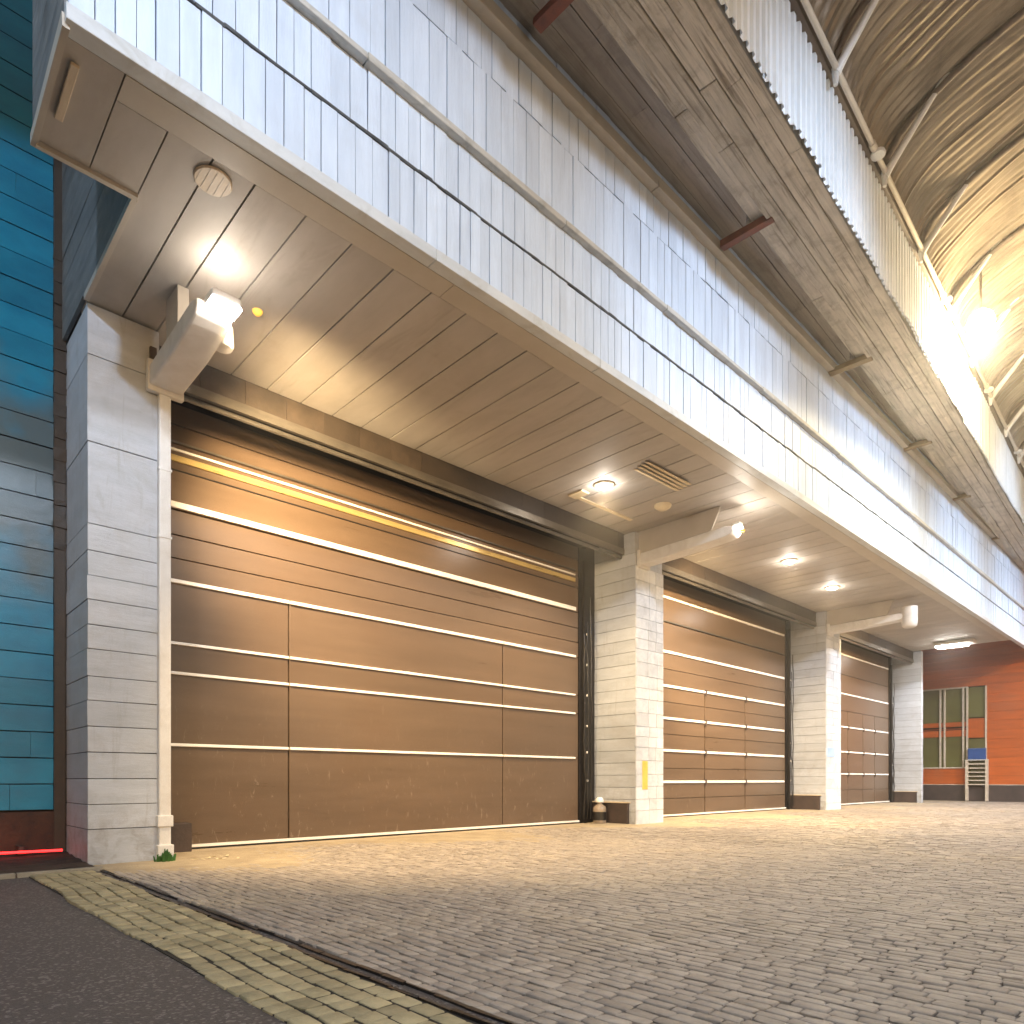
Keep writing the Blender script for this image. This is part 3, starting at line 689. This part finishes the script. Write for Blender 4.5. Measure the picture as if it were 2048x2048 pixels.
# lamp light sources
light('POINT','arm_lamp_light',(2.82,7.42,6.26),13,NEU,.05,parent=L1)
light('POINT','arm_lamp_light',(2.80,7.2,5.85),8,NEU,.08,parent=L1)
light('SPOT','arm_lamp_beam',(3.02,7.3,5.88),4200,WARM,.35,(5.9,YD,4.8),84,1.0,parent=L1)
light('SPOT','arm_lamp_down',(3.02,7.3,5.88),2300,WARM,.12,(6.0,8.3,0),80,.9,parent=L1)
light('POINT','arm_lamp_light',(12.9,6.80,5.98),50,NEU,.08,parent=L2)
light('SPOT','arm_lamp_beam',(13.0,7.0,5.95),3600,WARM,.12,(16.4,YD,4.8),60,.8,parent=L2)
light('SPOT','arm_lamp_down',(13.0,7.0,5.9),2300,WARM,.12,(17.5,8.3,0),84,.9,parent=L2)
light('SPOT','arm_lamp_beam',(23.4,7.0,5.95),2600,WARM,.12,(26.6,YD,4.8),60,.8,parent=L3)
light('SPOT','arm_lamp_down',(23.4,7.0,5.6),2000,WARM,.12,(27.6,8.2,0),90,.9,parent=L3)
for (x,y,pw,c,par) in ((10.14,8.1,220,WARM,C1),(17.04,7.67,260,WARM,C2),(20.27,7.88,200,WARM,C3)):
    light('POINT','ceiling_lamp_light',(x,y,ZS-.16),22,NEU,.06,parent=par)
    light('SPOT','ceiling_lamp_beam',(x,y,ZS-.10),pw*6,WARM,.1,(x,y-.3,0),130,.8,parent=par)
light('SPOT','far_lamp_beam',(31.6,7.6,6.2),500,NEU,.1,(31.6,7.6,0),140,.8)
light('POINT','red_tube_light',(0.9,9.8,.25),2,(1,.02,.02),.2)

# ------------------------------------------------------------------ small things
f=MB(); f.box(2.86,3.36,9.92,10.16,.0,.40,b=.012); tag(f.build('corner_guard',M['plinth'],base=(3.1,10.0,0)),'dark box guard on the ground at the left foot of the first door','guard box')
bx,by=12.18,9.86
t=thing('bottle','cloudy plastic bottle with black band standing by the second column','bottle',(bx,by,0))
f=MB(); f.lathe((bx,by,.004),[(0,0),(.13,0),(.15,.03),(.15,.32),(.14,.38),(.06,.44),(.055,.48),(0,.48)],20); sharp(f.build('body',M['bottle'],t),50)
f=MB(); f.lathe((bx,by,.004),[(.0,.08),(.153,.08),(.153,.27),(0,.27)],20); sharp(f.build('band',M['rubber'],t),50)
f=MB(); f.lathe((bx,by,.004),[(0,.48),(.09,.48),(.10,.50),(.09,.55),(.05,.60),(0,.60)],16); sharp(f.build('cap',M['strip'],t),50)
f=MB(); f.box(12.72,12.92,YC-.040,YC-.034,.78,1.42); tag(f.build('notice',M['yellow'],base=(12.8,YC,1.1)),'upright yellow notice on the white front of the second column','notice')
f=MB(); f.box(22.95,23.6,YC-.040,YC-.034,1.75,2.05); tag(f.build('tape_band',M['blue'],base=(23.3,YC,1.9)),'pale blue band stuck on the white front of the third column','tape')
f.m and None
M['paleblue']=mat('pale_blue_tape',(.42,.58,.80),(.36,.5,.72),rough=.5,bump=0)
bpy.data.objects['tape_band'].data.materials[0]=M['paleblue']
f=MB()
for k in range(60):
    a=rnd.uniform(0,6.28); r=rnd.uniform(0,.11); x,y=2.72+r*math.cos(a),8.96+r*math.sin(a)*.6; h=rnd.uniform(.05,.14)*(1-r*4)+.03; d_=rnd.uniform(-.04,.04)
    n=len(f.v); f.v+=[(x-.014,y,.0),(x+.014,y+.006,.0),(x+d_+.008,y+d_,h),(x+d_-.004,y+d_,h*.95)]; f.f.append((n,n+1,n+2,n+3)); f.m.append(0)
tag(f.build('moss_tuft',M['moss'],base=(2.72,8.96,0)),'small green tuft growing at the foot of the white downpipe','plant')
f=MB(); 
for k in range(14):
    x,y=rnd.uniform(2.95,3.5),rnd.uniform(8.55,8.95); a=rnd.uniform(0,3.1); l=rnd.uniform(.03,.07)
    n=len(f.v); f.v+=[(x,y,.02),(x+l*math.cos(a),y+l*math.sin(a),.03),(x+l*math.cos(a)-.02,y+l*math.sin(a)+.03,.022),(x-.02,y+.02,.016)]; f.f.append((n,n+1,n+2,n+3)); f.m.append(0)
o=f.build('fallen_leaves',M['ply'],base=(3.2,8.75,0)); tag(o,'dry leaves scattered on the cobbles right of the downpipe','leaves'); o['kind']='stuff'

# thin haze added for a glow around the lamps
hm=bpy.data.materials.new('haze'); hm.use_nodes=True; nt=hm.node_tree; nt.nodes.clear()
pv_=nt.nodes.new('ShaderNodeVolumePrincipled'); pv_.inputs['Density'].default_value=.0048; pv_.inputs['Anisotropy'].default_value=.82; pv_.inputs['Color'].default_value=(1,.98,.94,1)
oo=nt.nodes.new('ShaderNodeOutputMaterial'); nt.links.new(pv_.outputs[0],oo.inputs['Volume'])
f=MB(); f.box(-100,140,-100,100,-1.05,14.5); o=f.build('haze',hm); o['kind']='stuff'
# ------------------------------------------------------------------ world, camera
w=bpy.data.worlds.new("World"); S.world=w; w.use_nodes=True; nt=w.node_tree
sk=nt.nodes.new('ShaderNodeTexSky'); sk.sky_type='NISHITA'; sk.sun_disc=False; sk.sun_elevation=R(5.0); sk.sun_rotation=R(200)
nt.links.new(sk.outputs[0],nt.nodes['Background'].inputs[0]); nt.nodes['Background'].inputs[1].default_value=.15
cd=bpy.data.cameras.new('camera'); cam=bpy.data.objects.new('camera',cd); COL.objects.link(cam); S.camera=cam
cam.location=(0,0,1.0); a=.8076
cam.rotation_euler=(R(90),0,a-R(90))
cd.sensor_width=36; cd.lens=36*1293.27/1932; cd.shift_y=(1470.9-966)/1932; cd.clip_end=500; cd.clip_start=.05
S.view_settings.view_transform='Standard'; S.view_settings.look='None'; S.view_settings.exposure=.42; S.view_settings.gamma=1
S.render.engine='CYCLES'; S.cycles.max_bounces=7; S.cycles.volume_bounces=0; S.cycles.caustics_reflective=False; S.cycles.caustics_refractive=False; S.cycles.use_denoising=True
for o in bpy.data.objects:
    if '_b' in o: del o['_b']
